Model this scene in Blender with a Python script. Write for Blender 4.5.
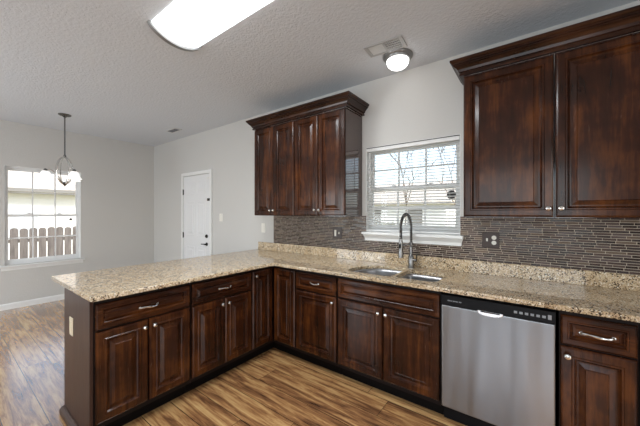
import bpy, bmesh, math, random
from mathutils import Vector, Matrix
random.seed(7)
PI = math.pi
S = bpy.context.scene
C = S.collection
for o in list(bpy.data.objects): bpy.data.objects.remove(o)

# ---------------------------------------------------------------- camera
cam_d = bpy.data.cameras.new('camera'); cam = bpy.data.objects.new('camera', cam_d); C.objects.link(cam)
cam_d.sensor_width = 36.0; cam_d.lens = 36*287/640; cam_d.clip_start = 0.02; cam_d.clip_end = 300
cam.location = (0, -2.65, 1.405); cam.rotation_euler = (PI/2, 0, math.radians(36.6))
S.camera = cam
S.view_settings.view_transform = 'Standard'; S.view_settings.look = 'None'
S.view_settings.gamma = 1.0; S.view_settings.use_curve_mapping = False
S.view_settings.exposure = 0.03

# ---------------------------------------------------------------- world and sun
W = bpy.data.worlds.new('sky'); S.world = W; W.use_nodes = True
wn = W.node_tree.nodes; wl = W.node_tree.links
sky = wn.new('ShaderNodeTexSky'); sky.sky_type = 'NISHITA'; sky.sun_disc = False
sky.sun_elevation = math.radians(42); sky.sun_rotation = math.radians(110); sky.air_density = 1.0; sky.dust_density = 2.5
hz = wn.new('ShaderNodeMix'); hz.data_type = 'RGBA'; hz.inputs[0].default_value = .55; hz.inputs[7].default_value = (2.2, 2.3, 2.45, 1)
wl.new(sky.outputs[0], hz.inputs[6]); wl.new(hz.outputs[2], wn['Background'].inputs[0]); wn['Background'].inputs[1].default_value = 0.65
sun_d = bpy.data.lights.new('sun', 'SUN'); sun = bpy.data.objects.new('sun', sun_d); C.objects.link(sun)
sun_d.energy = 4.5; sun_d.angle = 0.02; sun_d.color = (1, .96, .92)
sun.rotation_euler = Vector((-0.75, 0.30, -0.62)).to_track_quat('-Z', 'Y').to_euler()

def area(name, loc, direction, sx, sy, power, color=(1, 1, 1)):
    d = bpy.data.lights.new(name, 'AREA'); d.shape = 'RECTANGLE'; d.size = sx; d.size_y = sy
    d.energy = power; d.color = color
    o = bpy.data.objects.new(name, d); C.objects.link(o); o.location = loc
    o.rotation_euler = Vector(direction).to_track_quat('-Z', 'Z').to_euler()
    return o
# added fill lamps outside the made-up openings of the rear and right walls
area('rear_fill', (-0.2, -5.22, 1.35), (0, 1, 0), 2.2, 1.9, 42, (.86, .94, 1))
area('rear_left_fill', (-4.2, -5.22, 1.15), (0, 1, 0), 1.8, 2.0, 100, (.86, .94, 1))
area('right_fill', (2.62, -2.7, 1.25), (-1, 0, 0), 2.0, 2.0, 21, (.86, .94, 1))

# ---------------------------------------------------------------- material helpers
def mat(name, color=(.8, .8, .8), rough=.5, metal=0.0, spec=.5, emit=None, es=0, coat=0):
    m = bpy.data.materials.new(name); m.use_nodes = True
    b = m.node_tree.nodes['Principled BSDF']
    b.inputs['Base Color'].default_value = (*color, 1); b.inputs['Roughness'].default_value = rough
    b.inputs['Metallic'].default_value = metal; b.inputs['Specular IOR Level'].default_value = spec
    b.inputs['Coat Weight'].default_value = coat; b.inputs['Coat Roughness'].default_value = .12
    if emit: b.inputs['Emission Color'].default_value = (*emit, 1); b.inputs['Emission Strength'].default_value = es
    return m
class NT:
    def __init__(s, m): s.n = m.node_tree.nodes; s.l = m.node_tree.links; s.b = s.n['Principled BSDF']
    def new(s, t, **kw):
        x = s.n.new(t)
        for k, v in kw.items(): setattr(x, k, v)
        return x
    def put(s, sock, v):
        if hasattr(v, 'node'): s.l.new(v, sock)
        else: sock.default_value = v
    def noise(s, vec, scale, detail=3, rough=.5, dist=0):
        x = s.new('ShaderNodeTexNoise'); s.put(x.inputs['Vector'], vec)
        x.inputs['Scale'].default_value = scale; x.inputs['Detail'].default_value = detail
        x.inputs['Roughness'].default_value = rough; x.inputs['Distortion'].default_value = dist
        return x.outputs['Fac']
    def mapping(s, vec, scale=(1, 1, 1), loc=(0, 0, 0), rot=(0, 0, 0)):
        x = s.new('ShaderNodeMapping'); s.put(x.inputs['Vector'], vec)
        s.put(x.inputs['Scale'], scale); s.put(x.inputs['Location'], loc); s.put(x.inputs['Rotation'], rot)
        return x.outputs[0]
    def ramp(s, fac, stops):
        x = s.new('ShaderNodeValToRGB'); s.put(x.inputs[0], fac)
        e = x.color_ramp.elements
        while len(e) < len(stops): e.new(.5)
        for i, (p, c) in enumerate(stops):
            e[i].position = p; e[i].color = (*c, 1) if len(c) == 3 else c
        return x.outputs[0]
    def mix(s, f, a, b, mode='MIX'):
        x = s.new('ShaderNodeMix', data_type='RGBA', blend_type=mode)
        s.put(x.inputs[0], f); s.put(x.inputs[6], a); s.put(x.inputs[7], b)
        return x.outputs[2]
    def math(s, op, a, b=0, c=0):
        x = s.new('ShaderNodeMath', operation=op); s.put(x.inputs[0], a); s.put(x.inputs[1], b); s.put(x.inputs[2], c)
        return x.outputs[0]
    def coord(s, which='Object'): return s.new('ShaderNodeTexCoord').outputs[which]
    def pos(s): return s.new('ShaderNodeNewGeometry').outputs['Position']
    def bump(s, h, strength=.3, dist=.01):
        x = s.new('ShaderNodeBump'); s.put(x.inputs['Height'], h)
        x.inputs['Strength'].default_value = strength; x.inputs['Distance'].default_value = dist
        s.l.new(x.outputs[0], s.b.inputs['Normal'])
    def base(s, c): s.put(s.b.inputs['Base Color'], c)
    def rough(s, c): s.put(s.b.inputs['Roughness'], c)
    def sep(s, v):
        x = s.new('ShaderNodeSeparateXYZ'); s.put(x.inputs[0], v); return x.outputs
    def comb(s, x_, y_, z_):
        x = s.new('ShaderNodeCombineXYZ'); s.put(x.inputs[0], x_); s.put(x.inputs[1], y_); s.put(x.inputs[2], z_); return x.outputs[0]
    def white(s, v):
        x = s.new('ShaderNodeTexWhiteNoise', noise_dimensions='3D'); s.put(x.inputs['Vector'], v); return x.outputs
def rgb(h):
    c = [int(h[i:i+2], 16)/255 for i in (0, 2, 4)]
    return tuple(x/12.92 if x <= .04045 else ((x+.055)/1.055)**2.4 for x in c)

# walls: warm grey paint with light roller texture
def paint(name, col, bscale, bstr, rough=.6):
    m = mat(name, col, rough, spec=.3); n = NT(m); p = n.pos()
    n.bump(n.noise(p, bscale, 3, .6), bstr, .004); return m
M_wall = paint('wall_paint', rgb('C9C7C3'), 60, .5)
M_ceil = mat('ceiling_paint', rgb('D2D6DB'), .75, spec=.2); n = NT(M_ceil); p = n.pos()
h1 = n.noise(p, 48, 3, .55, .3); n.bump(n.ramp(h1, [(.38, (0, 0, 0)), (.62, (1, 1, 1))]), .42, .004)
M_white = mat('white_trim_paint', rgb('E6E6E4'), .38)
M_door = mat('white_door_paint', rgb('E2E2E2'), .35)
M_vinyl = mat('white_vinyl', rgb('E9EAEA'), .4)
M_blind = mat('blind_slat_plastic', rgb('E4E4E2'), .45)
M_plate = mat('white_plate_plastic', rgb('E6E3DA'), .35)
M_cream = mat('cream_plate_plastic', rgb('D9CBB0'), .35)
M_black = mat('black_plastic', (.005, .005, .006), .35, spec=.15)
M_dark = mat('dark_bronze', (.02, .016, .013), .35, .7)
M_bronze = mat('oiled_bronze_plate', rgb('3A2D27'), .4, .2)
M_nickel = mat('brushed_nickel', (.62, .60, .57), .24, 1)
M_gunmetal = mat('gunmetal_nickel', (.22, .215, .21), .26, 1)
M_chrome = mat('polished_chrome', (.8, .8, .8), .1, 1)
M_sink = mat('sink_steel', (.42, .42, .43), .34, 1)
M_grey = mat('grey_print', (.25, .26, .28), .5)
M_decal = mat('dark_decal', (.03, .025, .028), .5)
M_cap = mat('grey_metal_cap', rgb('8E8E8D'), .35, .6)
M_vent = mat('vent_enamel', rgb('D5D5D3'), .4)
M_ventf = mat('vent_frame_enamel', rgb('A9A9A8'), .5)
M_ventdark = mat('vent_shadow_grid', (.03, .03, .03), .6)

# wood
def wood(name, axis, lo, mid, hi, rough=.24):
    m = mat(name, mid, rough, spec=.25, coat=.12); n = NT(m)
    info = n.new('ShaderNodeObjectInfo')
    c = n.coord('Object')
    off = n.math('MULTIPLY', info.outputs['Random'], 37.0)
    sc = (1, 1, .10) if axis == 'z' else (.10, 1, 1)
    v = n.mapping(c, sc, n.comb(off, off, off))
    a = n.noise(v, 9, 4, .6, 1.2); b = n.noise(v, 60, 3, .6, .6)
    blotch = n.noise(n.mapping(c, (1, 1, 1), n.comb(off, off, off)), 5.5, 3, .55)
    f = n.math('ADD', n.math('MULTIPLY', a, .45), n.math('ADD', n.math('MULTIPLY', b, .2), n.math('MULTIPLY', blotch, .35)))
    n.base(n.ramp(f, [(.34, lo), (.5, mid), (.68, hi)]))
    n.rough(n.math('MULTIPLY_ADD', b, .12, rough-.05))
    return m
LO, MID, HI = rgb('190C06'), rgb('34190B'), rgb('643818')
M_woodV = wood('cherry_stain_vertical_grain', 'z', LO, MID, HI)
M_woodH = wood('cherry_stain_horizontal_grain', 'x', LO, MID, HI)
M_woodD = wood('dark_espresso_panel', 'z', rgb('2A1914'), rgb('38241D'), rgb('473028'), .36)
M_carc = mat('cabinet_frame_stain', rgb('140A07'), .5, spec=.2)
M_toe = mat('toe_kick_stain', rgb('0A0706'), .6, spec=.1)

# granite
M_gran = mat('beige_granite', (.5, .45, .36), .05, spec=.5); n = NT(M_gran); p = n.pos()
a = n.noise(p, 95, 4, .66, .4)
base = n.ramp(a, [(.33, rgb('80694F')), (.43, rgb('B39A7A')), (.55, rgb('CEBA9A')), (.68, rgb('DCCDB4'))])
v = n.new('ShaderNodeTexVoronoi'); n.put(v.inputs['Vector'], p); v.inputs['Scale'].default_value = 170
sp = n.white(v.outputs['Position'])[0]
dk = n.math('MULTIPLY', n.math('GREATER_THAN', sp, .74), n.math('GREATER_THAN', n.noise(p, 26, 3, .6), .47))
base = n.mix(dk, base, (*rgb('4B3E30'), 1))
base = n.mix(n.math('LESS_THAN', sp, .10), base, (*rgb('E5DDCB'), 1))
big = n.noise(p, 38, 4, .7, .5)
base = n.mix(n.ramp(big, [(.60, (0, 0, 0)), (.66, (1, 1, 1))]), base, (*rgb('5D4630'), 1))
rust = n.noise(p, 14, 3, .6)
base = n.mix(n.ramp(rust, [(.5, (0, 0, 0)), (.75, (.4, .4, .4))]), base, (*rgb('B08E66'), 1))
n.base(base)

# linear mosaic tile
M_tile = mat('linear_glass_mosaic', (.1, .08, .07), .2, spec=.35); n = NT(M_tile); p = n.sep(n.pos())
RH = .0172
rowf = n.math('DIVIDE', p[2], RH); row = n.math('FLOOR', rowf); fz = n.math('FRACT', rowf)
rr = n.white(n.comb(row, 3.3, 1.7))[0]
tl = n.math('MULTIPLY_ADD', n.white(n.comb(row, 9.1, 4.4))[0], .05, .055)
xf = n.math('ADD', n.math('DIVIDE', p[0], tl), n.math('MULTIPLY', rr, 13.0))
col = n.math('FLOOR', xf); fx = n.math('FRACT', xf)
gz = n.math('MAXIMUM', n.math('LESS_THAN', fz, .13), n.math('GREATER_THAN', fz, .96))
gx = n.math('LESS_THAN', fx, .035)
grout = n.math('MAXIMUM', gz, gx)
wv = n.white(n.comb(col, row, .5))
tc = n.ramp(wv[0], [(0, rgb('231614')), (.28, rgb('3F2A24')), (.48, rgb('4E3932')), (.68, rgb('5A4A48')), (.78, rgb('2C1E1D')), (.93, rgb('6E5C4C'))])
tc.node.color_ramp.interpolation = 'CONSTANT'
tc = n.mix(n.math('MULTIPLY', n.noise(n.pos(), 180, 3, .6), .5), tc, (*rgb('54453D'), 1))
n.base(n.mix(grout, tc, (*rgb('C2B6A4'), 1)))
n.rough(n.mix(grout, n.ramp(wv[0], [(.3, (.25,)*3), (.8, (.5,)*3)]), (.8, .8, .8, 1)))
n.bump(n.math('SUBTRACT', 1, grout), .4, .002)

# hickory plank floor
M_floor = mat('hickory_plank', (.3, .2, .1), .25, spec=.5); n = NT(M_floor); P3 = n.pos(); p = n.sep(P3)
PW, PL = .195, 1.28
rowf = n.math('DIVIDE', n.math('ADD', p[1], .04), PW); row = n.math('FLOOR', rowf); fy = n.math('FRACT', rowf)
ro = n.white(n.comb(row, 1.3, 7.7))[0]
xf = n.math('ADD', n.math('DIVIDE', p[0], PL), n.math('MULTIPLY', ro, 9.0)); colx = n.math('FLOOR', xf); fx = n.math('FRACT', xf)
wv = n.white(n.comb(colx, row, 2.2))
offs = n.math('MULTIPLY', wv[0], 31.0)
gv = n.comb(n.math('ADD', n.math('MULTIPLY', p[0], .09), offs), n.math('ADD', p[1], offs), offs)
g1 = n.noise(gv, 24, 6, .66, .7); g2 = n.noise(gv, 120, 4, .65, .4); g3 = n.noise(n.comb(n.math('MULTIPLY', p[0], .16), p[1], offs), 8, 3, .6, .6)
f = n.math('ADD', n.math('MULTIPLY', g1, .58), n.math('ADD', n.math('MULTIPLY', g2, .17), n.math('MULTIPLY', g3, .25)))
f = n.math('ADD', f, n.math('MULTIPLY_ADD', wv[0], .09, -.045))
wc = n.ramp(f, [(.36, rgb('4C3122')), (.44, rgb('7C5639')), (.50, rgb('A4764D')), (.555, rgb('C69A66')), (.65, rgb('DDB980'))])
seam = n.math('MAXIMUM', n.math('MAXIMUM', n.math('LESS_THAN', fy, .014), n.math('GREATER_THAN', fy, .992)), n.math('LESS_THAN', fx, .0025))
n.base(n.mix(seam, wc, (*rgb('2E1E14'), 1)))
n.rough(n.math('MULTIPLY_ADD', g2, .14, .16)); n.b.inputs['Coat Weight'].default_value = 1.0; n.b.inputs['Coat IOR'].default_value = 1.6; n.b.inputs['Coat Roughness'].default_value = .22
n.bump(n.math('SUBTRACT', n.math('MULTIPLY', g2, .3), n.math('MULTIPLY', seam, 1)), .18, .002)

# stainless steel
M_steel = mat('brushed_stainless', (.29, .30, .315), .30, 1); n = NT(M_steel)
sv = n.mapping(n.coord('Object'), (1, 1, .01)); ns = n.noise(sv, 220, 2, .5)
n.rough(n.math('MULTIPLY_ADD', ns, .10, .27)); n.bump(n.noise(n.mapping(n.coord('Object'), (1, 1, .12)), 7, 1, .4), .5, .03)

# glass pane: clear sheet that mixes a fresnel reflection
M_glass = bpy.data.materials.new('window_glass'); M_glass.use_nodes = True
nt = M_glass.node_tree; nt.nodes.clear()
ou = nt.nodes.new('ShaderNodeOutputMaterial'); mx = nt.nodes.new('ShaderNodeMixShader'); fr = nt.nodes.new('ShaderNodeFresnel')
tr = nt.nodes.new('ShaderNodeBsdfTransparent'); gl = nt.nodes.new('ShaderNodeBsdfGlossy')
tr.inputs[0].default_value = (.96, .98, .98, 1); gl.inputs['Roughness'].default_value = .01; fr.inputs[0].default_value = 1.3
nt.links.new(fr.outputs[0], mx.inputs[0]); nt.links.new(tr.outputs[0], mx.inputs[1]); nt.links.new(gl.outputs[0], mx.inputs[2]); nt.links.new(mx.outputs[0], ou.inputs[0])

M_diff = mat('lit_acrylic_diffuser', (.9, .9, .9), .35, emit=(.93, .97, 1), es=3.5)
M_dome = mat('lit_opal_glass', (.9, .9, .9), .2, emit=(1, .98, .96), es=4)
M_shade = mat('lit_frosted_glass', (.9, .9, .9), .3, emit=(1, .96, .9), es=.8)

# outdoors
M_grass = mat('dry_grass', rgb('8E8A60'), .9); n = NT(M_grass); n.base(n.ramp(n.noise(n.pos(), 2.2, 5, .7), [(.35, rgb('6F7148')), (.6, rgb('A89C78'))]))
M_fence = mat('shade_darkened_fence', rgb('736B66'), .85); n = NT(M_fence); n.base(n.ramp(n.noise(n.mapping(n.pos(), (1, 1, .12)), 22, 4, .6), [(.35, rgb('5A524E')), (.65, rgb('776E68'))]))  # fence colour darkened to stand in for shade on its sunlit face
M_siding = mat('cream_siding', rgb('E8E7E4'), .7); n = NT(M_siding)
zz = n.math('FRACT', n.math('DIVIDE', n.sep(n.pos())[2], .18)); n.bump(zz, .8, .02)
M_roof = mat('tan_shingle', rgb('B5ADA2'), .9); n = NT(M_roof); n.base(n.ramp(n.noise(n.pos(), 9, 3, .6), [(.4, rgb('A59B90')), (.6, rgb('C4BBB0'))]))
M_fascia = mat('grey_gutter', rgb('7B7772'), .6)
M_bark = mat('bark', rgb('6B5B4E'), .9)
M_leaf = mat('hedge_leaves', rgb('8B8A55'), .8); n = NT(M_leaf); n.base(n.ramp(n.noise(n.pos(), 7, 4, .7), [(.4, rgb('6B7040')), (.6, rgb('B5A873'))]))

# ---------------------------------------------------------------- mesh helpers
def box(bm, x0, x1, y0, y1, z0, z1):
    r = bmesh.ops.create_cube(bm, size=1)
    for v in r['verts']:
        v.co = Vector(((x0+x1)/2+v.co.x*(x1-x0), (y0+y1)/2+v.co.y*(y1-y0), (z0+z1)/2+v.co.z*(z1-z0)))
    return r['verts']
def obj(name, bm, m, parent=None, bevel=0, smooth=False, seg=2):
    bmesh.ops.recalc_face_normals(bm, faces=bm.faces[:])
    me = bpy.data.meshes.new(name); bm.to_mesh(me); bm.free()
    o = bpy.data.objects.new(name, me); C.objects.link(o); o.parent = parent
    me.materials.append(m)
    if smooth:
        for f in me.polygons: f.use_smooth = True
        md = o.modifiers.new('edges', 'EDGE_SPLIT'); md.split_angle = math.radians(40)
    if bevel:
        md = o.modifiers.new('bevel', 'BEVEL'); md.width = bevel; md.segments = seg; md.limit_method = 'ANGLE'
    return o
def tag(o, label=None, cat=None, group=None, kind=None):
    if label: o['label'] = label
    if cat: o['category'] = cat
    if group: o['group'] = group
    if kind: o['kind'] = kind
    return o
def struct(o, label=None): o['kind'] = 'structure'; return tag(o, label)
def thing(name, label, cat, loc=(0, 0, 0), rz=0, group=None):
    o = bpy.data.objects.new(name, None); C.objects.link(o); o.location = loc; o.rotation_euler = (0, 0, rz); o.empty_display_size = .1
    return tag(o, label, cat, group)
def copy_tree(o, parent=None):
    c = o.copy(); C.objects.link(c)
    if parent: c.parent = parent
    for ch in [x for x in bpy.data.objects if x.parent == o]: copy_tree(ch, c)
    return c
def lathe(bm, prof, c=(0, 0, 0), axis='z', seg=24):
    """prof: list of (r, h)"""
    c = Vector(c); rings = []
    for r, h in prof:
        ring = []
        for i in range(seg):
            a = 2*PI*i/seg; x, y = r*math.cos(a), r*math.sin(a)
            d = {'z': (x, y, h), 'y': (x, h, y), 'x': (h, x, y)}[axis]
            ring.append(bm.verts.new(c+Vector(d)))
        rings.append(ring)
    for a, b in zip(rings, rings[1:]):
        for i in range(seg): bm.faces.new((a[i], a[(i+1) % seg], b[(i+1) % seg], b[i]))
    bm.faces.new(rings[0]); bm.faces.new(rings[-1])
def tube(bm, pts, r, seg=10, closed=False, flat=1.0):
    pts = [Vector(p) for p in pts]; N = len(pts); rings = []; up = None
    rs = r if isinstance(r, (list, tuple)) else [r]*N
    for i, p in enumerate(pts):
        if closed: t = pts[(i+1) % N]-pts[i-1]
        else: t = pts[min(i+1, N-1)]-pts[max(i-1, 0)]
        t.normalize()
        if up is None: up = Vector((0, 0, 1)) if abs(t.z) < .9 else Vector((1, 0, 0))
        u = up-t*up.dot(t); u.normalize(); up = u; w = t.cross(u)
        rings.append([bm.verts.new(p+u*(rs[i]*math.cos(2*PI*k/seg))+w*(rs[i]*flat*math.sin(2*PI*k/seg))) for k in range(seg)])
    for i in range(N if closed else N-1):
        a, b = rings[i], rings[(i+1) % N]
        for k in range(seg): bm.faces.new((a[k], a[(k+1) % seg], b[(k+1) % seg], b[k]))
    if not closed: bm.faces.new(rings[0]); bm.faces.new(rings[-1])
def rings_panel(bm, x0, x1, z0, z1, prof, yb=0):
    """raised panel: concentric mitred rectangles. prof: (inset, height towards -y)"""
    loops = []
    for ins, d in prof:
        loops.append([bm.verts.new((x, yb-d, z)) for x, z in ((x0+ins, z0+ins), (x1-ins, z0+ins), (x1-ins, z1-ins), (x0+ins, z1-ins))])
    bm.faces.new(loops[0])
    for a, b in zip(loops, loops[1:]):
        for i in range(4): bm.faces.new((a[i], a[(i+1) % 4], b[(i+1) % 4], b[i]))
    bm.faces.new(loops[-1])
def sweep(bm, path, prof, closed=False):
    """path: (x,y) points; prof: (out, z); outwards is to the right of the travel direction"""
    pts = [Vector((p[0], p[1])) for p in path]; N = len(pts); rows = []
    for i, p in enumerate(pts):
        ns = []
        if i > 0: d = (p-pts[i-1]).normalized(); ns.append(Vector((d.y, -d.x)))
        if i < N-1: d = (pts[i+1]-p).normalized(); ns.append(Vector((d.y, -d.x)))
        m = sum(ns, Vector((0, 0))).normalized(); k = 1/m.dot(ns[0])
        rows.append([bm.verts.new((p.x+m.x*o*k, p.y+m.y*o*k, z)) for o, z in prof])
    for a, b in zip(rows, rows[1:]):
        for j in range(len(prof)): k = (j+1) % len(prof); bm.faces.new((a[j], a[k], b[k], b[j]))
    bm.faces.new(rows[0]); bm.faces.new(rows[-1])
B = bmesh.new

# ---------------------------------------------------------------- room shell
XL, XR, YB, YF, ZC = -6.14, 2.5, 0.0, -5.0, 2.745
T = .14
def wall_y(name, y0, y1, x0, x1, holes, m=M_wall):
    bm = B(); x = x0
    for hx0, hx1, hz0, hz1 in holes:
        box(bm, x, hx0, y0, y1, 0, ZC)
        if hz0 > 0: box(bm, hx0, hx1, y0, y1, 0, hz0)
        box(bm, hx0, hx1, y0, y1, hz1, ZC); x = hx1
    box(bm, x, x1, y0, y1, 0, ZC); return struct(obj(name, bm, m))
def wall_x(name, xx0, xx1, y0, y1, holes, m=M_wall):
    bm = B(); y = y0
    for hy0, hy1, hz0, hz1 in holes:
        box(bm, xx0, xx1, y, hy0, 0, ZC)
        if hz0 > 0: box(bm, xx0, xx1, hy0, hy1, 0, hz0)
        box(bm, xx0, xx1, hy0, hy1, hz1, ZC); y = hy1
    box(bm, xx0, xx1, y, y1, 0, ZC); return struct(obj(name, bm, m))
WX0, WX1, WZ0, WZ1 = -1.375, -.492, 1.215, 2.070       # sink window opening
LY0, LY1, LZ0, LZ1 = -2.045, -1.165, .64, 2.095          # dining window opening
wall_y('wall_back', 0, T, XL-T, XR+T, [(WX0, WX1, WZ0, WZ1)])
wall_x('wall_left', XL-T, XL, YF-T, 0, [(LY0, LY1, LZ0, LZ1)])
wall_y('wall_front', YF-T, YF, XL, XR+T, [(-5.1, -3.3, 0, 2.1), (-1.3, .9, .4, 2.3)])
wall_x('wall_right', XR, XR+T, YF, 0, [(-3.7, -1.7, .25, 2.25)])
bm = B(); box(bm, XL-T, XR+T, YF-T, T, -.12, 0); struct(obj('floor', bm, M_floor))
bm = B(); box(bm, XL-T, XR+T, YF-T, T, ZC, ZC+.12); struct(obj('ceiling', bm, M_ceil))
bp = [(0, 0), (.014, 0), (.014, .07), (.009, .082), (.004, .088), (0, .088)]
bm = B(); sweep(bm, [(XL, -.002), (XL, YF)][::-1], bp); struct(obj('baseboard_left', bm, M_white))
bm = B(); sweep(bm, [(XL+.015, 0), (-5.03, 0)], bp); sweep(bm, [(-4.09, 0), (-2.95, 0)], bp); struct(obj('baseboard_back', bm, M_white))

# ---------------------------------------------------------------- windows (local: opening 0..w, 0..h, room at y<0)
def dh_window(name, w, h, loc, rz, cols=3, locks=True, depth=.085):
    root = thing(name, None, None, loc, rz); root['kind'] = 'structure'
    y0 = depth-.06; y1 = depth
    fr_ = .024
    bm = B(); box(bm, 0, fr_, y0, y1, 0, h); box(bm, w-fr_, w, y0, y1, 0, h); box(bm, fr_, w-fr_, y0, y1, h-fr_, h); box(bm, fr_, w-fr_, y0, y1, 0, .022)
    obj('window_frame', bm, M_vinyl, root, .002)
    mid = h*.5
    for nm, z0, z1, ya, yb in (('lower_sash', .024, mid+.018, y0+.004, y0+.028), ('upper_sash', mid-.018, h-fr_-.001, y0+.031, y1-.003)):
        bm = B(); s = .024; a, b = fr_+.001, w-fr_-.001
        box(bm, a, a+s, ya, yb, z0, z1); box(bm, b-s, b, ya, yb, z0, z1)
        box(bm, a+s, b-s, ya, yb, z0, z0+(.05 if nm[0] == 'l' else .034)); box(bm, a+s, b-s, ya, yb, z1-.034, z1)
        yc = (ya+yb)/2
        for k in range(1, cols):
            x = a+s+(b-a-2*s)*k/cols; box(bm, x-.008, x+.008, yc-.006, yc+.006, z0+.03, z1-.03)
        zm = (z0+z1)/2+.005; box(bm, a+s, b-s, yc-.0055, yc+.0055, zm-.008, zm+.008)
        so = obj(nm, bm, M_vinyl, root)
        bm = B(); box(bm, a+s-.005, b-s+.005, yc-.002, yc+.002, z0+.03, z1-.03); obj('pane', bm, M_glass, so)
        if nm[0] == 'l' and locks:
            for x in (w*.3, w*.7):
                bm = B(); box(bm, x-.03, x+.03, ya-.004, yb, z1+.0005, z1+.010); lathe(bm, [(.013, 0), (.013, .012), (.004, .018)], (x, (ya+yb)/2, z1+.008), 'z', 12)
                box(bm, x-.004, x+.03, ya-.012, ya+.006, z1+.010, z1+.018); obj('sash_lock', bm, M_vinyl, so)
    return root
w1 = dh_window('window_1', WX1-WX0, WZ1-WZ0, (WX0, 0.025, WZ0), 0)
w2 = dh_window('window_2', LY1-LY0, LZ1-LZ0, (XL-.02, LY0, LZ0), PI/2)
# casing, stool and apron of the sink window
c = 0
def child_world(name, bm, m, root, bevel=.003):
    o = obj(name, bm, m, root, bevel)
    o.matrix_parent_inverse = (Matrix.Translation(root.location) @ Matrix.Rotation(root.rotation_euler.z, 4, 'Z')).inverted(); return o
bm = B(); box(bm, WX0, WX0+.004, -.001, .05, WZ0+.0045, WZ1); box(bm, WX1-.004, WX1, -.001, .05, WZ0+.0045, WZ1); box(bm, WX0+.004, WX1-.004, -.001, .05, WZ1-.004, WZ1)
child_world('jamb_liner', bm, M_white, w1, 0)
bm = B(); box(bm, WX0-.028, WX1+.028, -.058, 0, WZ0-.024, WZ0); box(bm, WX0+.001, WX1-.001, 0, .045, WZ0-.0, WZ0+.004)
child_world('window_stool', bm, M_white, w1, .006)
bm = B(); sweep(bm, [(WX0-.005, 0), (WX0-.005, -.012), (WX1+.005, -.012), (WX1+.005, 0)][::1], [(0, WZ0-.088), (.004, WZ0-.088), (.006, WZ0-.06), (.014, WZ0-.04), (.02, WZ0-.025), (0, WZ0-.025)])
child_world('window_apron', bm, M_white, w1, 0)
# thin casing, stool and apron of the dining window
bm = B(); box(bm, XL-.045, XL+.05, LY0-.045, LY1+.045, LZ0-.026, LZ0-.002)
child_world('window_stool', bm, M_white, w2, .005)
bm = B(); box(bm, XL, XL+.014, LY0-.03, LY1+.03, LZ0-.075, LZ0-.027)
child_world('window_apron', bm, M_white, w2, .003)
bm = B(); box(bm, XL-.085, XL-.001, LY0, LY0+.006, LZ0, LZ1); box(bm, XL-.085, XL-.001, LY1-.006, LY1, LZ0, LZ1); box(bm, XL-.085, XL-.001, LY0+.006, LY1-.006, LZ1-.006, LZ1)
child_world('jamb_liner', bm, M_white, w2, 0)

# plain frames of the made-up rear openings that admit the fill (behind the camera)
for i, (x0, x1, z0, z1) in enumerate(((-5.1, -3.3, 0, 2.1), (-1.3, .9, .4, 2.3))):
    bm = B()
    for a in (x0, (x0+x1)/2-.04, x1-.08): box(bm, a, a+.08, YF-.1, YF-.04, z0, z1)
    box(bm, x0, x1, YF-.095, YF-.045, z1-.08, z1); box(bm, x0, x1, YF-.095, YF-.045, z0, z0+.08)
    struct(obj('window_%d' % (3+i), bm, M_white))
bm = B()  # frame of the made-up right wall opening, added to admit the fill
for a in (-3.7, -2.74, -1.78): box(bm, XR+.04, XR+.1, a, a+.08, .25, 2.25)
box(bm, XR+.045, XR+.095, -3.7, -1.7, 2.17, 2.25); box(bm, XR+.045, XR+.095, -3.7, -1.7, .25, .33)
struct(obj('window_5', bm, M_white))

# blind at the sink window
bl = thing('window_blind', 'white horizontal slat blind hanging open in the window above the sink', 'blind', (0, 0, 0))
bm = B(); box(bm, WX0+.006, WX1-.006, -.004, .034, WZ1-.044, WZ1-.010); obj('headrail', bm, M_blind, bl, .003)
bm = B(); box(bm, WX0+.005, WX1-.005, -.008, .034, WZ1-.0098, WZ1-.0042); tag(obj('headrail_shadow_strip', bm, M_dark, bl), 'dark strip standing in for the shadow gap above the headrail')  # shadow line over the headrail, built as a dark strip
bm = B(); nz = 29; zz0 = WZ0+.035; zz1 = WZ1-.055
for i in range(nz):
    z = zz0+(zz1-zz0)*i/(nz-1); ya, yb = .004, .029
    vs = [bm.verts.new((x, y, z+dz)) for x in (WX0+.006, WX1-.006) for y, dz in ((ya, -.0055), ((ya+yb)/2, .0014), (yb, .0055))]
    bm.faces.new((vs[0], vs[1], vs[4], vs[3])); bm.faces.new((vs[1], vs[2], vs[5], vs[4]))
bmesh.ops.solidify(bm, geom=bm.faces[:], thickness=.0012)
obj('slats', bm, M_blind, bl)
bm = B(); box(bm, WX0+.006, WX1-.006, 0.004, .030, WZ0+.008, WZ0+.022); obj('bottom_rail', bm, M_blind, bl, .002)
for x in (WX0+.09, (WX0+WX1)/2, WX1-.09):
    bm = B(); tube(bm, [(x, .0025, WZ0+.015), (x, .0025, WZ1-.01)], .0008, 4); tube(bm, [(x, .0305, WZ0+.015), (x, .0305, WZ1-.01)], .0008, 4); obj('ladder_cord', bm, M_blind, bl)
bm = B(); tube(bm, [(WX0+.045, -.008, WZ1-.04), (WX0+.047, -.009, WZ1-.45)], .004, 6); obj('tilt_wand', bm, M_blind, bl)

def decal(name, label, c, r, axis):
    bm = B()
    prof = [(.001, -.003), (r, -.002), (r, .0), (r*.8, .003), (.001, .004)]
    lathe(bm, prof, c, axis, 20); return tag(obj(name, bm, M_decal, None, 0, True), label, 'window sensor')
decal('window_sensor', 'dark round disc stuck inside the lower pane of the sink window', (-.575, .055, 1.565), .038, 'y')
decal('window_sensor', 'small dark disc on the lower pane of the dining room window', (XL-.03, -1.29, 1.30), .02, 'x')

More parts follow.
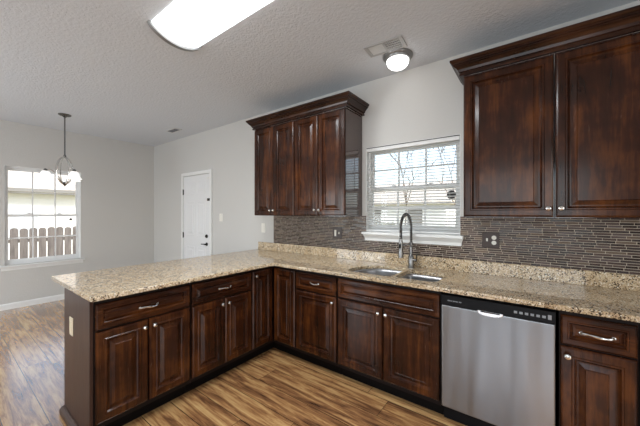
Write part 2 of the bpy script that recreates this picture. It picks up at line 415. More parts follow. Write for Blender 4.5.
# ---------------------------------------------------------------- tile backsplash (structure)
bm = B(); y0, y1 = -.008, 0; zt, zb = 1.3745, 1.0165
box(bm, -2.715, WX0-c, y0, y1, zb, zt); box(bm, WX0-c, WX1+c, y0, y1, zb, WZ0-.089); box(bm, WX1+c, 1.6, y0, y1, zb, zt)
struct(obj('trim_1', bm, M_tile), 'dark linear mosaic tile backsplash')

# ---------------------------------------------------------------- entry door
dx0, dx1, dz = -4.955, -4.165, 2.035
dr = thing('door_1', None, None, (dx0, 0, 0)); dr['kind'] = 'structure'
w = dx1-dx0
bm = B(); box(bm, 0, w, -.018, -.001, .012, dz)
obj('door_leaf', bm, M_door, dr, .002)
pp = [(0, 0), (.012, .006), (.02, .006), (.045, -.0), (.05, .003), (.06, .003)]
for (a, b, z0, z1) in ((.10, .355, 1.72, 1.93), (w-.355, w-.10, 1.72, 1.93), (.10, .355, 1.02, 1.60), (w-.355, w-.10, 1.02, 1.60), (.10, .355, .22, .84), (w-.355, w-.10, .22, .84)):
    bm = B(); rings_panel(bm, a, b, z0, z1, [(0, -.0015), (0, .004), (.010, .007), (.018, .003), (.05, .0035), (.055, .008), (.065, .009)], -.0165); obj('door_panel', bm, M_door, dr)
bm = B(); cw = .055; cp = .026
box(bm, -cw-.012, -.012, -cp, 0, 0, dz+.012+cw); box(bm, w+.012, w+.012+cw, -cp, 0, 0, dz+.012+cw); box(bm, -.012, w+.012, -cp, 0, dz+.012, dz+.012+cw)
obj('door_casing', bm, M_white, dr, .004)
for z in (1.77, 1.02, .28):
    bm = B(); tube(bm, [(-.006, -.024, z-.05), (-.006, -.024, z+.05)], .007, 8); box(bm, -.010, .012, -.0215, -.012, z-.045, z+.045); tag(obj('hinge', bm, M_dark, dr), 'dark hinge')
bm = B(); lathe(bm, [(.028, 0), (.028, -.008), (.012, -.012), (.012, -.04), (.001, -.041)], (w-.065, -.018, .90), 'y', 18); tube(bm, [(w-.065, -.055, .90), (w-.12, -.058, .902), (w-.17, -.052, .898)], .009, 8)
tag(obj('door_handle', bm, M_dark, dr, 0, True), 'dark lever handle')
bm = B(); lathe(bm, [(.03, 0), (.028, -.012), (.02, -.016), (.001, -.017)], (w-.065, -.018, 1.03), 'y', 18); box(bm, w-.07, w-.06, -.048, -.03, 1.015, 1.045); tag(obj('deadbolt', bm, M_dark, dr, 0, True), 'dark deadbolt')
bm = B(); box(bm, w-.03, w+.02, -.040, -.0265, 1.60, 1.64); box(bm, w+.02, w+.03, -.045, -.027, 1.60, 1.64); tag(obj('swing_latch', bm, M_dark, dr, .003), 'dark security latch')
bm = B(); box(bm, w-.03, w-.01, -.034, -.0265, 1.96, 1.98); tag(obj('alarm_contact', bm, M_plate, dr, .002), 'small alarm contact')

# ---------------------------------------------------------------- cabinets
DOOR = [(0, 0), (0, .011), (.004, .017), (.012, .021), (.044, .021), (.048, .0255), (.055, .0255), (.061, .014), (.067, .009), (.074, .009), (.098, .0175), (.101, .0215), (.108, .0215)]
DRAW = [(0, 0), (0, .011), (.004, .017), (.010, .021), (.028, .021), (.031, .0255), (.036, .0255), (.041, .013), (.046, .009), (.062, .0175), (.064, .0205), (.068, .0205)]
def knob(parent, x, z, y=-.020):
    bm = B(); lathe(bm, [(.008, 0), (.006, -.008), (.006, -.014), (.013, -.018), (.0155, -.023), (.013, -.029), (.006, -.032), (.001, -.033)], (x, y, z), 'y', 16)
    return tag(obj('knob', bm, M_nickel, parent, 0, True), 'round brushed nickel knob')
def pull(parent, x, z, L=.11, y=-.020):
    bm = B(); pts = []; rs = []
    for i in range(17):
        t = i/16; pts.append((x-L/2+L*t, y-.004-.024*math.sin(PI*t)**.6, z+.003*math.sin(2*PI*t)))
        rs.append(.0045+.0035*abs(math.cos(2*PI*t)) if .1 < t < .9 else .007)
    tube(bm, pts, rs, 8)
    for sx in (-1, 1): lathe(bm, [(.010, 0), (.009, -.005), (.005, -.008)], (x+sx*L/2, y, z), 'y', 12)
    return tag(obj('pull_handle', bm, M_nickel, parent, 0, True), 'arched nickel pull')
def front(kind, parent, x0, x1, z0, z1, m=None):
    bm = B(); w_ = min(x1-x0, z1-z0); prof = DOOR if kind == 'door' else DRAW
    lim = w_/2-.012; s = min(1, lim/prof[-1][0]); prof = [(a*s, b) for a, b in prof]
    rings_panel(bm, 0, x1-x0, 0, z1-z0, prof)
    o = obj(kind, bm, m or (M_woodV if kind == 'door' else M_woodH), parent); o.location = (x0, 0, z0); return o
def fknob(d, x, z): k = knob(d, x-d.location.x, z-d.location.z); return k
def base_cab(label, x, y, w, rz, doors, drawer=True, group=None, knobs=None, pullw=.11, false=False, toe=(0, 0), sides=(0, 0)):
    r = thing('base_cabinet', label, 'kitchen cabinet', (x, y, 0), rz, group)
    bm = B(); g = .0012; dp = .50 if rz else .58
    box(bm, g, w-g, .0, .018, .105, .8835)                                  # face frame
    box(bm, g, .016, .0185, dp, .105, .8835); box(bm, w-.016, w-g, .0185, dp, .105, .8835)
    box(bm, .0165, w-.0165, .0185, dp, .105, .121); box(bm, .0165, w-.0165, dp-.008, dp, .1215, .8835)
    obj('body', bm, M_carc, r)
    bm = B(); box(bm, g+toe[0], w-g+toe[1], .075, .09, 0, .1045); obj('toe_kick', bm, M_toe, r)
    e = .007; zt = .858; zd = .700 if drawer else zt+.006
    if drawer:
        d = front('drawer', r, e, w-e, .698, zt)
        if not false: pull(d, (w-2*e)/2, (zt-.698)/2, pullw)
        else: d.name = 'false_drawer_front'
    n_ = len(doors); x0 = e
    for i, side in enumerate(doors):
        dw = (w-2*e-(n_-1)*.006)/n_
        d = front('door', r, x0, x0+dw, .138, (.690 if drawer else zt))
        if side == 'l': knob(d, .028, (.690 if drawer else zt)-.138-.045)
        if side == 'r': knob(d, dw-.028, (.690 if drawer else zt)-.138-.045)
        x0 += dw+.006
    return r
FX = -2.102; FY = -.61
base_cab('brown two-door base cabinet with drawer at the free end of the peninsula', FX, -2.083, .600, PI/2, 'rl')
base_cab('brown two-door base cabinet with drawer between the peninsula end cabinet and the corner', FX, -1.481, .588, PI/2, 'rl')
base_cab('narrow base cabinet with one drawer over one door left of the sink cabinet', -1.795, FY, .466, 0, 'r', pullw=.09)
base_cab('wide sink base cabinet with long false drawer front over two doors', -1.327, FY, .829, 0, 'rl', false=True)
base_cab('narrow base cabinet with one drawer and one door right of the dishwasher', .112, FY, .300, 0, 'l', pullw=.12)
base_cab('base cabinet cut off by the right edge of the picture, past the narrow dishwasher-side cabinet', .414, FY, .55, 0, 'rl')
# corner cabinet with two doors folded into the inner corner
cc = thing('corner_base_cabinet', 'corner base cabinet with two tall doors meeting in the inner corner', 'kitchen cabinet', (FX, FY, 0))
bm = B(); 
box(bm, .0195, .3055, 0, .018, .105, .8835); box(bm, -.018, 0, -.2815, .018, .105, .8835)
box(bm, -.50, -.0185, -.2815, -.267, .105, .8835); box(bm, .291, .3055, .0185, .58, .105, .8835); box(bm, -.50, .291, .573, .58, .105, .8835); box(bm, -.50, -.493, -.267, .573, .105, .8835)
obj('body', bm, M_carc, cc)
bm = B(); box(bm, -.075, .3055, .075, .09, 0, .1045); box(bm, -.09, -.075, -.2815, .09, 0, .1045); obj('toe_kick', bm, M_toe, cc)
d = front('door', cc, .025, .301, .138, .858)
d = front('door', cc, 0, .252, .138, .858); d.location = (0, -.277, .138); d.rotation_euler = (0, 0, PI/2); knob(d, .03, .675)
# peninsula end + back panel with base moulding
pn = thing('peninsula_panel', 'dark brown panel closing the free end of the peninsula, with base moulding', 'cabinet panel', (0, 0, 0))
bm = B(); box(bm, -2.64, FX+.004, -2.103, -2.0845, 0, .8835); box(bm, -2.64, -2.622, -2.0835, -.02, 0, .8835); obj('panel', bm, M_woodD, pn, .0015)
bm = B(); sweep(bm, [(FX-.06, -2.1035), (-2.6405, -2.1035), (-2.6405, -.02)][::-1], [(0, 0), (.022, 0), (.022, .03), (.014, .045), (.006, .055), (0, .058)]); obj('base_moulding', bm, M_woodD, pn)

# upper cabinets
def upper_cab(label, x, w, doors, z0=1.375, z1=2.405):
    r = thing('wall_cabinet', label, 'kitchen cabinet', (x, -.33, z0))
    h = z1-z0; g = .0008; bm = B()
    box(bm, g, w-g, 0, .018, 0, h); box(bm, g, .016, .0185, .3215, 0, h); box(bm, w-.016, w-g, .0185, .3215, 0, h)
    box(bm, .0165, w-.0165, .0185, .3215, .012, .028); box(bm, .0165, w-.0165, .0185, .3215, h-.016, h); box(bm, .0165, w-.0165, .312, .3215, .0285, h-.0165)
    obj('body', bm, M_side, r)
    n_ = len(doors); e = .004; x0 = e
    for side in doors:
        dw = (w-2*e-(n_-1)*.006)/n_
        d = front('door', r, x0, x0+dw, .004, h-.012)
        knob(d, .026 if side == 'l' else dw-.026, .055); x0 += dw+.006
    return r
M_side = wood('gloss_cabinet_side', 'z', rgb('2A1812'), rgb('3A221A'), rgb('4B2E22'), .14)
M_side.node_tree.nodes['Principled BSDF'].inputs['Coat Weight'].default_value = 1.0; M_side.node_tree.nodes['Principled BSDF'].inputs['Coat Roughness'].default_value = .08
upper_cab('left half of the wall cabinets left of the sink window, two narrow brown doors', -2.70, .640, 'rl')
upper_cab('right half of the wall cabinets left of the window, its glossy side facing the window', -2.058, .640, 'rl')
upper_cab('single-door wall cabinet directly right of the sink window', -.411, .517, 'r')
upper_cab('large wall cabinet at the right edge, second from the sink window', .108, .56, 'l')
CR = [(0, 2.4065), (.024, 2.4065), (.024, 2.420), (.018, 2.424), (.018, 2.431), (.028, 2.434), (.034, 2.450), (.048, 2.466), (.058, 2.472), (.058, 2.479), (.066, 2.481), (.066, 2.490), (.072, 2.493), (.078, 2.500), (.078, 2.514), (0, 2.514)]
M_crown = wood('dark_crown_stain', 'x', rgb('150A06'), rgb('2C170D'), rgb('4A2C1B'))
bm = B(); sweep(bm, [(-2.70, -.002), (-2.70, -.33), (-1.418, -.33), (-1.418, -.002)], CR)
tag(obj('crown_molding', bm, M_crown, None, 0), 'dark stepped crown moulding on top of the wall cabinets left of the sink window', 'crown moulding')
bm = B(); sweep(bm, [(-.411, -.002), (-.411, -.33), (.70, -.33)], CR)
tag(obj('crown_molding', bm, M_crown, None, 0), 'dark crown moulding on top of the wall cabinets right of the sink window', 'crown moulding')

# ---------------------------------------------------------------- worktop with sink cut-outs
def poly_mesh(name, outer, holes, z, thick, bev, m):
    cu = bpy.data.curves.new(name, 'CURVE'); cu.dimensions = '2D'; cu.fill_mode = 'BOTH'
    cu.extrude = thick/2-bev; cu.bevel_depth = bev; cu.bevel_resolution = 2; cu.offset = -bev
    for pts in [outer]+holes:
        s = cu.splines.new('POLY'); s.points.add(len(pts)-1); s.use_cyclic_u = True
        for i, p in enumerate(pts): s.points[i].co = (p[0], p[1], 0, 1)
    t = bpy.data.objects.new('tmp', cu); C.objects.link(t)
    dg = bpy.context.evaluated_depsgraph_get(); me = bpy.data.meshes.new_from_object(t.evaluated_get(dg))
    bpy.data.objects.remove(t); me.transform(Matrix.Translation((0, 0, z))); me.materials.clear(); me.materials.append(m)
    o = bpy.data.objects.new(name, me); C.objects.link(o)
    return o
def rrect(x0, x1, y0, y1, rs, k=6):
    """rs radii for corners (x1,y1),(x0,y1),(x0,y0),(x1,y0), counter-clockwise"""
    out = []
    for (cx, cy, a0), r in zip(((x1, y1, 0), (x0, y1, 90), (x0, y0, 180), (x1, y0, 270)), rs):
        sx = 1 if cx == x1 else -1; sy = 1 if cy == y1 else -1
        for i in range(k+1):
            a = math.radians(a0+90*i/k); out.append((cx-sx*r+r*math.cos(a), cy-sy*r+r*math.sin(a)))
    return out
BL = rrect(-1.29, -.888, -.545, -.150, (.05, .24, .06, .05), 8)
BR = rrect(-.862, -.550, -.535, -.205, (.06, .05, .05, .07), 8)
CX = -2.058; CY = -.655
outer = [(1.6, -.0015), (-3.02, -.0015), (-3.02, -2.095), (-3.01, -2.106), (-2.083, -2.106), (CX-.006, -2.098), (CX, -2.08), (CX, CY-.02), (CX+.02, CY), (1.6, CY)]
wt = thing('countertop', 'speckled beige granite worktop running along the wall and out over the peninsula', 'countertop', (0, 0, 0))
o = poly_mesh('slab', outer, [BL, BR], .899, .03, .004, M_gran); o.parent = wt
bm = B(); box(bm, -3.0, 1.6, -.022, -.0015, .9145, 1.016); obj('upstand', bm, M_gran, wt, .002)
# sink
sk = thing('kitchen_sink', 'undermount stainless double-bowl sink set into the granite', 'sink', (0, 0, 0))
def bowl(pts, depth, name):
    bm = B(); cx = sum(p[0] for p in pts)/len(pts); cy = sum(p[1] for p in pts)/len(pts)
    lev = [(1.025, .8832), (1.0, .8832), (.985, .86), (.96, .883-depth+.03), (.90, .883-depth+.004), (.5, .883-depth), (.12, .883-depth-.003)]
    rings = [[bm.verts.new((cx+(x-cx)*s, cy+(y-cy)*s, z)) for x, y in pts] for s, z in lev]
    for a, b in zip(rings, rings[1:]):
        for i in range(len(pts)): k = (i+1) % len(pts); bm.faces.new((a[i], a[k], b[k], b[i]))
    bm.faces.new(rings[-1])
    o = obj(name, bm, M_sink, sk, 0, True)
    md = o.modifiers.new('thick', 'SOLIDIFY'); md.thickness = .0012; md.offset = 0
    bm = B(); lathe(bm, [(.042, 0), (.042, .003), (.03, .002), (.012, .004), (.001, .004)], (cx, cy, .883-depth+.001), 'z', 20); tag(obj('drain', bm, M_chrome, o, 0, True), 'round strainer')
bowl(BL, .20, 'large_bowl'); bowl(BR, .17, 'small_bowl')

# faucet
fc = thing('kitchen_faucet', 'tall spring-neck kitchen faucet behind the sink', 'faucet', (-.882, -.088, .9143))
bm = B(); lathe(bm, [(.030, 0), (.030, .008), (.025, .012), (.024, .10), (.018, .112), (.015, .118), (.015, .19)], (0, 0, 0), 'z', 20); obj('faucet_body', bm, M_gunmetal, fc, 0, True)
rot = math.radians(-2)
sp_ = []
def arcp(t):      # t 0..1: up, over towards the sink, and down
    R_ = .125; top = .355
    if t < .3: return Vector((0, 0, .19+(top-.19)*t/.3))
    if t < .8: a = PI*(t-.3)/.5; return Vector((0, -R_+R_*math.cos(a), top+R_*math.sin(a)))
    return Vector((0, -2*R_, top-(t-.8)/.2*.08))
bm = B(); tube(bm, [arcp(i/60) for i in range(61)], .0075, 10); ho = obj('hose', bm, M_dark, fc, 0, True)
bm = B(); N = 1400; pts = []; turns = 62
cen = [arcp(i/N) for i in range(N+1)]
for i in range(N+1):
    t_ = (cen[min(i+1, N)]-cen[max(i-1, 0)]).normalized(); u_ = Vector((1, 0, 0)); w_ = t_.cross(u_)
    a = 2*PI*turns*i/N; pts.append(cen[i]+u_*.0115*math.cos(a)+w_*.0115*math.sin(a))
tube(bm, pts, .0022, 5); obj('spring', bm, M_gunmetal, fc, 0, True)
bm = B(); lathe(bm, [(.014, 0), (.017, -.02), (.017, -.09), (.021, -.11), (.021, -.15), (.012, -.152)], (0, -.25, .27), 'z', 18); obj('spray_head', bm, M_gunmetal, fc, 0, True)
bm = B(); box(bm, -.004, .008, -.280, -.265, .20, .235); obj('spray_button', bm, M_black, fc, .002)
bm = B(); tube(bm, [(0, 0, .215), (0, -.235, .215)], .006, 8); lathe(bm, [(.018, -.012), (.018, .012)], (0, 0, .215), 'z', 16); lathe(bm, [(.022, -.010), (.022, .010)], (0, -.25, .215), 'z', 16); obj('support_arm', bm, M_gunmetal, fc, 0, True)
bm = B(); lathe(bm, [(.012, .015), (.013, .05), (.008, .055)], (0, 0, .07), 'x', 14); tube(bm, [(.045, 0, .07), (.06, -.03, .10), (.07, -.06, .125)], [.006, .005, .006], 8); obj('lever', bm, M_gunmetal, fc, 0, True)

# ---------------------------------------------------------------- dishwasher
dwr = thing('dishwasher', 'stainless steel dishwasher with black control strip under the granite worktop', 'dishwasher', (-.495, FY, 0))
w = .598
bm = B(); box(bm, .004, w-.004, .004, .56, .11, .868); obj('tub', bm, M_black, dwr, .003)
# slightly bowed door skin with a recess behind the latch
bm = B(); box(bm, .006, w-.006, -.030, .003, .128, .7975)
obj('door', bm, M_steel, dwr, .006, False, 4)
bm = B(); v0 = box(bm, .004, w-.004, -.030, .003, .799, .866)
for v in v0:
    if v.co.z > .84 and v.co.y < -.02: v.co.y += .002
cp_ = obj('control_panel', bm, M_black, dwr, .003)
bm = B(); box(bm, .215, .355, -.0315, -.028, .801, .806)
lathe(bm, [(.0, 0), (.06, 0)], (0, 0, -5), 'z', 3)
bm.free()
bm = B(); vs = []
for i in range(13):
    a = PI*i/12; vs.append((.285-.068*math.cos(a), .806-.030*math.sin(a)**.6))
f0 = [bm.verts.new((x, -.036, z)) for x, z in vs]; f1 = [bm.verts.new((x, -.028, z)) for x, z in vs]
bm.faces.new(f0); bm.faces.new(f1)
for i in range(13): k = (i+1) % 13; bm.faces.new((f0[i], f0[k], f1[k], f1[i]))
tag(obj('latch', bm, M_chrome, dwr, .002), 'chrome door latch pull')
bm = B(); box(bm, .235, .335, -.0385, -.0365, .7985, .8045); tag(obj('latch_slot', bm, M_black, dwr), 'black slot')
for i in range(6):
    bm = B(); x = .405+i*.026; box(bm, x, x+.016, -.0315, -.0295, .824, .838); tag(obj('button', bm, M_grey, dwr, .001), 'grey control button')
bm = B(); box(bm, .560, .576, -.0315, -.0295, .820, .846); tag(obj('button', bm, M_grey, dwr, .001), 'grey start button')
bm = B()
for i, ww in enumerate((.007, .005, .006, .003, .006, .005, .007, .003, .006, .005)): box(bm, .045+i*.0085, .045+i*.0085+ww, -.0312, -.0296, .829, .8355)
tag(obj('maker_mark', bm, M_grey, dwr), 'small grey lettering')
bm = B(); box(bm, .001, w-.001, .06, .08, .0, .109); obj('toe_kick', bm, M_black, dwr)

# ---------------------------------------------------------------- wall plates
def plate(name, label, cat, loc, rz, gang, mp, mi, wd=.074, hh=.118):
    r = thing(name, label, cat, loc, rz); w_ = wd if len(gang) == 1 else .118
    bm = B(); box(bm, -w_/2, w_/2, -.006, 0, -hh/2, hh/2); obj('cover_plate', bm, mp, r, .003)
    for i, g in enumerate(gang):
        cx = 0 if len(gang) == 1 else (-.024 if i == 0 else .024)
        bm = B()
        if g == 's': box(bm, cx-.006, cx+.006, -.012, -.0055, -.010, .014)
        if g == 'r': box(bm, cx-.016, cx+.016, -.0085, -.0055, -.034, .034)
        if g == 'o':
            for dz_ in (-.02, .02): lathe(bm, [(.017, 0), (.017, -.003), (.015, -.004)], (cx, -.0055, dz_), 'y', 18)
        if g == 'w': box(bm, cx-.012, cx+.012, -.010, -.0055, -.034, .034)
        obj({'s': 'toggle', 'r': 'rocker', 'o': 'receptacle', 'w': 'rocker'}[g], bm, mi, r, .001)
    return r
plate('light_switch', 'white switch plate on the wall beside the white door', 'light switch', (-3.87, 0, 1.335), 0, 's', M_plate, M_plate, .08, .12)
plate('wall_outlet', 'white outlet plate on the wall just left of the mosaic tile', 'outlet', (-2.915, 0, 1.205), 0, 'r', M_plate, M_plate, .074, .125)
plate('light_switch', 'dark switch plate with white rocker on the tile left of the sink window', 'light switch', (-1.722, -.008, 1.185), 0, 'ws', M_bronze, M_plate, .118, .12)
plate('wall_outlet', 'dark bronze two-gang plate with cream switch and outlet right of the faucet', 'outlet', (-.272, -.008, 1.19), 0, 'so', M_bronze, M_plate, .118, .125)
plate('wall_outlet', 'cream outlet plate on the dark end panel of the peninsula', 'outlet', (-2.455, -2.103, .655), 0, 'r', M_cream, M_cream, .074, .118)

# ---------------------------------------------------------------- ceiling things
# fluorescent cloud fixture (axis along x)
fl = thing('fluorescent_fixture', 'long white fluorescent ceiling fixture with curved diffuser above the kitchen', 'ceiling light', (-2.175, -1.560, ZC))
Lf, Wf, Df = 1.24, .405, .088
def arc_shell(x0, x1, wd, dp, z0, n_=16):
    bm = B(); rows = []
    for x in (x0, x1):
        rows.append([bm.verts.new((x, -wd/2+wd*i/n_, z0-dp*math.sin(PI*i/n_)**.62)) for i in range(n_+1)])
    for i in range(n_): bm.faces.new((rows[0][i], rows[0][i+1], rows[1][i+1], rows[1][i]))
    bm.faces.new(rows[0]); bm.faces.new(rows[1]); bm.faces.new((rows[0][0], rows[0][-1], rows[1][-1], rows[1][0])); return bm
obj('diffuser', arc_shell(.038, Lf-.038, Wf-.036, Df-.018, -.001), M_diff, fl, 0, True)
ld = bpy.data.lights.new('tube_light', 'AREA'); ld.shape = 'RECTANGLE'; ld.size = 1.1; ld.size_y = .2; ld.energy = 32; ld.color = (.93, .97, 1)
lo = bpy.data.objects.new('tube_light', ld); C.objects.link(lo); lo.parent = fl; lo.location = (Lf/2, 0, -Df-.004)
obj('end_cap', arc_shell(0, .037, Wf, Df, 0), M_cap, fl, 0, True)
obj('end_cap', arc_shell(Lf-.037, Lf, Wf, Df, 0), M_cap, fl, 0, True)
# dome light
dm = thing('dome_ceiling_light', 'round flush ceiling light with glowing white dome over the sink', 'ceiling light', (-.928, -.288, ZC))
bm = B(); lathe(bm, [(.124, 0), (.124, -.010), (.116, -.022), (.108, -.026), (.104, -.036), (.096, -.04), (.08, -.04), (.08, 0)], (0, 0, 0), 'z', 36); obj('metal_ring', bm, M_cap, dm, 0, True)
bm = B(); lathe(bm, [(.084, -.0405)]+[(.092*math.cos(a)**.8 if a < 1.5 else .001, -.042-.070*math.sin(a)) for a in [i*PI/2/10 for i in range(11)]], (0, 0, 0), 'z', 36); obj('glass_dome', bm, M_dome, dm, 0, True)
# vent register
vt = thing('ceiling_vent', 'rectangular air vent in the ceiling beside the dome light', 'air vent', (-.955, -.485, ZC), math.radians(4))
bm = B(); box(bm, -.155, .155, -.082, -.062, -.010, 0); box(bm, -.155, .155, .062, .082, -.010, 0); box(bm, -.155, -.125, -.062, .062, -.010, 0); box(bm, .125, .155, -.062, .062, -.010, 0); box(bm, -.008, .008, -.062, .062, -.009, 0); obj('frame', bm, M_ventf, vt, .002)
bm = B(); box(bm, -.125, -.008, -.062, .062, -.004, 0)
for i in range(9): y = -.055+i*.0137; box(bm, -.125, -.008, y-.004, y+.004, -.0075, -.004)
obj('white_louvres', bm, M_vent, vt)
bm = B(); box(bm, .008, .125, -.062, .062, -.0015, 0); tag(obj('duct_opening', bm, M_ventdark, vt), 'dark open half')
bm = B()
for i in range(8): x = .012+i*.0152; box(bm, x, x+.003, -.062, .062, -.008, -.0016)
for i in range(4): y = -.045+i*.03; box(bm, .008, .125, y, y+.002, -.0075, -.002)
obj('grid', bm, M_vent, vt)
vt2 = thing('ceiling_vent', 'small dark vent in the ceiling near the white door', 'air vent', (-4.67, -.335, ZC), 0)
bm = B(); box(bm, -.15, .15, -.06, -.045, -.01, 0); box(bm, -.15, .15, .045, .06, -.01, 0); box(bm, -.15, -.13, -.045, .045, -.01, 0); box(bm, .13, .15, -.045, .045, -.01, 0); obj('frame', bm, M_vent, vt2, .002)
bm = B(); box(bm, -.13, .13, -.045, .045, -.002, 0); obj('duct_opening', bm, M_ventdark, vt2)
bm = B()
for i in range(5): y = -.036+i*.018; box(bm, -.13, .13, y-.002, y+.002, -.009, -.002)
obj('louvre', bm, M_grey, vt2)

# chandelier
ch = thing('chandelier', 'brushed nickel chandelier with crossed oval loops and white bell shades by the dining window', 'chandelier', (-5.12, -1.585, ZC), math.radians(78.3))
bm = B(); lathe(bm, [(.07, 0), (.07, -.008), (.058, -.018), (.03, -.026), (.012, -.04)], (0, 0, 0), 'z', 28); obj('canopy', bm, M_gunmetal, ch, 0, True)
bm = B(); tube(bm, [(0, 0, -.035), (0, 0, -.58)], .008, 8); obj('rod', bm, M_gunmetal, ch, 0, True)
zt, zb = -.58, -.945; zc = (zt+zb)/2
def oval(ang, R1, name):
    bm = B(); pts = [(R1*math.cos(a)*math.cos(ang), R1*math.cos(a)*math.sin(ang), zc+(zt-zb)/2*math.sin(a)) for a in [2*PI*i/40 for i in range(40)]]
    tube(bm, pts, .0065, 8, True, 1.9); obj(name, bm, M_nickel, ch, 0, True)
oval(.5, .092, 'oval_loop'); oval(.5+PI/2, .092, 'oval_loop')
bm = B(); lathe(bm, [(.010, .03), (.016, .02), (.016, 0), (.008, -.01)], (0, 0, zt), 'z', 16); obj('top_finial', bm, M_gunmetal, ch, 0, True)
bm = B(); lathe(bm, [(.006, .03), (.024, .02), (.03, .006), (.02, -.008), (.010, -.02), (.004, -.035)], (0, 0, zb), 'z', 20); obj('bottom_hub', bm, M_gunmetal, ch, 0, True)
for k, ang in enumerate((PI, -PI/3, PI/3)):
    ca, sa = math.cos(ang), math.sin(ang); L = .19
    bm = B(); pts = []
    for i in range(17):
        t = i/16; r_ = .02+(L-.02)*t; z = zb+.02+.165*math.sin(t*PI*.62)**1.0; pts.append((ca*r_, sa*r_, z))
    tube(bm, pts, .006, 8); am = obj('arm', bm, M_nickel, ch, 0, True)
    zs_ = pts[-1][2]
    bm = B(); lathe(bm, [(.006, .02), (.016, .012), (.02, -.005), (.02, -.03)], (ca*L, sa*L, zs_), 'z', 16); obj('socket', bm, M_gunmetal, am, 0, True)
    bm = B(); zz_ = zs_-.012
    prof = [(.026, 0), (.042, -.012), (.052, -.035), (.058, -.065), (.068, -.085), (.084, -.10), (.081, -.101), (.064, -.085), (.054, -.065), (.048, -.035), (.038, -.015), (.022, -.004)]
    lathe(bm, prof, (ca*L, sa*L, zz_), 'z', 28); tag(obj('glass_shade', bm, M_shade, am, 0, True), 'white bell glass shade')

# ---------------------------------------------------------------- outdoors
bm = B(); box(bm, -60, 40, T+.3, 70, -.55, -.5); box(bm, -60, XL-T-.3, -60, T+.3, -.55, -.5)
struct(obj('ground', bm, M_grass))
# dog-eared picket fence outside the dining window
fe = thing('picket_fence', 'grey dog-eared picket fence outside the dining window', 'fence', (-10.5, 0, -.5))
bm = B(); y = -9.0
while y < 1.5:
    hh = 1.52+random.uniform(-.015, .015); pts = [(y, 0.03), (y+.15, .03), (y+.15, hh-.05), (y+.125, hh-.012), (y+.075, hh), (y+.025, hh-.012), (y, hh-.05)]
    a = [bm.verts.new((0, p[0], p[1])) for p in pts]; b = [bm.verts.new((.02, p[0], p[1])) for p in pts]
    bm.faces.new(a); bm.faces.new(b)
    for i in range(len(pts)): k = (i+1) % len(pts); bm.faces.new((a[i], a[k], b[k], b[i]))
    y += .174
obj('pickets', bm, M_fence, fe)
for z in (.35, 1.15):
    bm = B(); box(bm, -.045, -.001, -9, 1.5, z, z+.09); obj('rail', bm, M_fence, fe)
y = -9.0
while y < 1.6:
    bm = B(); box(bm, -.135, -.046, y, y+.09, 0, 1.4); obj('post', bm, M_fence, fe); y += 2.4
# neighbour's house beyond the fence
hs = thing('neighbour_house', 'cream sided house with tan roof beyond the picket fence', 'house', (-16, -3, -.72))
bm = B(); box(bm, -7, 0, -9, 7, 0, 3.05); obj('house_wall', bm, M_siding, hs)
bm = B(); pr = [(.55, 2.95), (.55, 3.07), (-3.5, 5.2), (-7.5, 3.07), (-7.5, 2.95)]
a = [bm.verts.new((x, -9.5, z)) for x, z in pr]; b = [bm.verts.new((x, 7.5, z)) for x, z in pr]
bm.faces.new(a); bm.faces.new(b)
for i in range(5): k = (i+1) % 5; bm.faces.new((a[i], a[k], b[k], b[i]))
obj('roof', bm, M_roof, hs)
bm = B(); box(bm, .555, .65, -9.5, 7.5, 2.93, 3.06); obj('gutter', bm, M_fascia, hs)
for y in (-1.2, 2.0):
    bm = B(); box(bm, .001, .04, y, y+.9, 1.1, 2.4); f_ = obj('house_window', bm, M_white, hs); bm = B(); box(bm, .0405, .045, y+.06, y+.84, 1.16, 2.34); obj('pane', bm, mat('dark_pane', (.5, .52, .54), .3), f_)
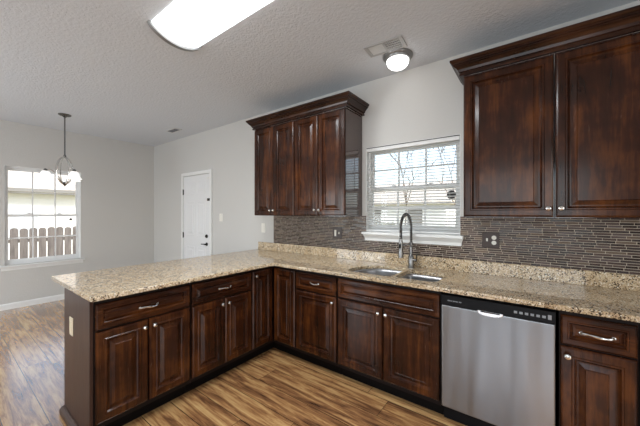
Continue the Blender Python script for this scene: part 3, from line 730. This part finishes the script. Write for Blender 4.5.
# view from the sink window: hedge, pale house, bare trees
h2 = thing('garden_house', 'pale house with tan roof seen through the blind of the sink window', 'house', (-9.5, 17, -.5))
bm = B(); box(bm, -5, 5, 0, 6, 0, 2.6); obj('house_wall', bm, M_siding, h2)
bm = B(); pr = [(-.4, 2.5), (-.4, 2.65), (3, 4.3), (6.4, 2.65), (6.4, 2.5)]
a = [bm.verts.new((-5.4, y, z)) for y, z in pr]; b = [bm.verts.new((5.4, y, z)) for y, z in pr]
bm.faces.new(a); bm.faces.new(b)
for i in range(5): k = (i+1) % 5; bm.faces.new((a[i], a[k], b[k], b[i]))
obj('roof', bm, M_roof, h2)
for x in (-3, 0, 3):
    bm = B(); box(bm, x-.5, x+.5, -.03, -.001, 1, 2.2); obj('house_window', bm, M_fascia, h2)
def tree(x, y, h, seed, label):
    rnd = random.Random(seed); bm = B()
    def grow(p, d, L, r, lev):
        q = p+d*L; m_ = p+d*L*.5+Vector((rnd.uniform(-.05, .05), rnd.uniform(-.05, .05), 0))*L
        tube(bm, [p, m_, q], [r, r*.85, r*.65], 6 if lev < 2 else 4)
        if lev >= 4: return
        for k in range(3 if lev else 4):
            nd = (d+Vector((rnd.uniform(-.8, .8), rnd.uniform(-.8, .8), rnd.uniform(-.1, .5)))).normalized()
            grow(q, nd, L*rnd.uniform(.6, .8), r*.6, lev+1)
    grow(Vector((x, y, -.5)), Vector((0, 0, 1)), h, .04, 0)
    return tag(obj('bare_tree', bm, M_bark), label, 'tree')
tree(-5.0, 11.2, 2.3, 3, 'bare branching tree outside the left side of the sink window')
tree(-3.0, 12.5, 2.2, 11, 'bare tree farther off outside the right side of the sink window')
def bush(x, y, r, seed, label):
    rnd = random.Random(seed); bm = B()
    for k in range(500):
        u = Vector((rnd.gauss(0, 1), rnd.gauss(0, 1), rnd.gauss(0, 1))).normalized()*r*rnd.uniform(.55, 1.0)
        c_ = Vector((x, y, -.5+r*.75))+Vector((u.x*1.25, u.y, u.z*.75)); s_ = r*.13
        t1 = Vector((rnd.gauss(0, 1), rnd.gauss(0, 1), rnd.gauss(0, 1))).normalized(); t2 = t1.orthogonal().normalized()
        bm.faces.new([bm.verts.new(c_+t1*s_), bm.verts.new(c_+t2*s_*.5), bm.verts.new(c_-t1*s_), bm.verts.new(c_-t2*s_*.5)])
    bmesh.ops.solidify(bm, geom=bm.faces[:], thickness=.004)
    return tag(obj('shrub', bm, M_leaf), label, 'shrub')
bush(-1.9, 5.2, .85, 1, 'olive shrub low outside the right part of the sink window')
bush(-5.2, 9.8, 1.0, 2, 'olive shrub farther off outside the left part of the sink window')
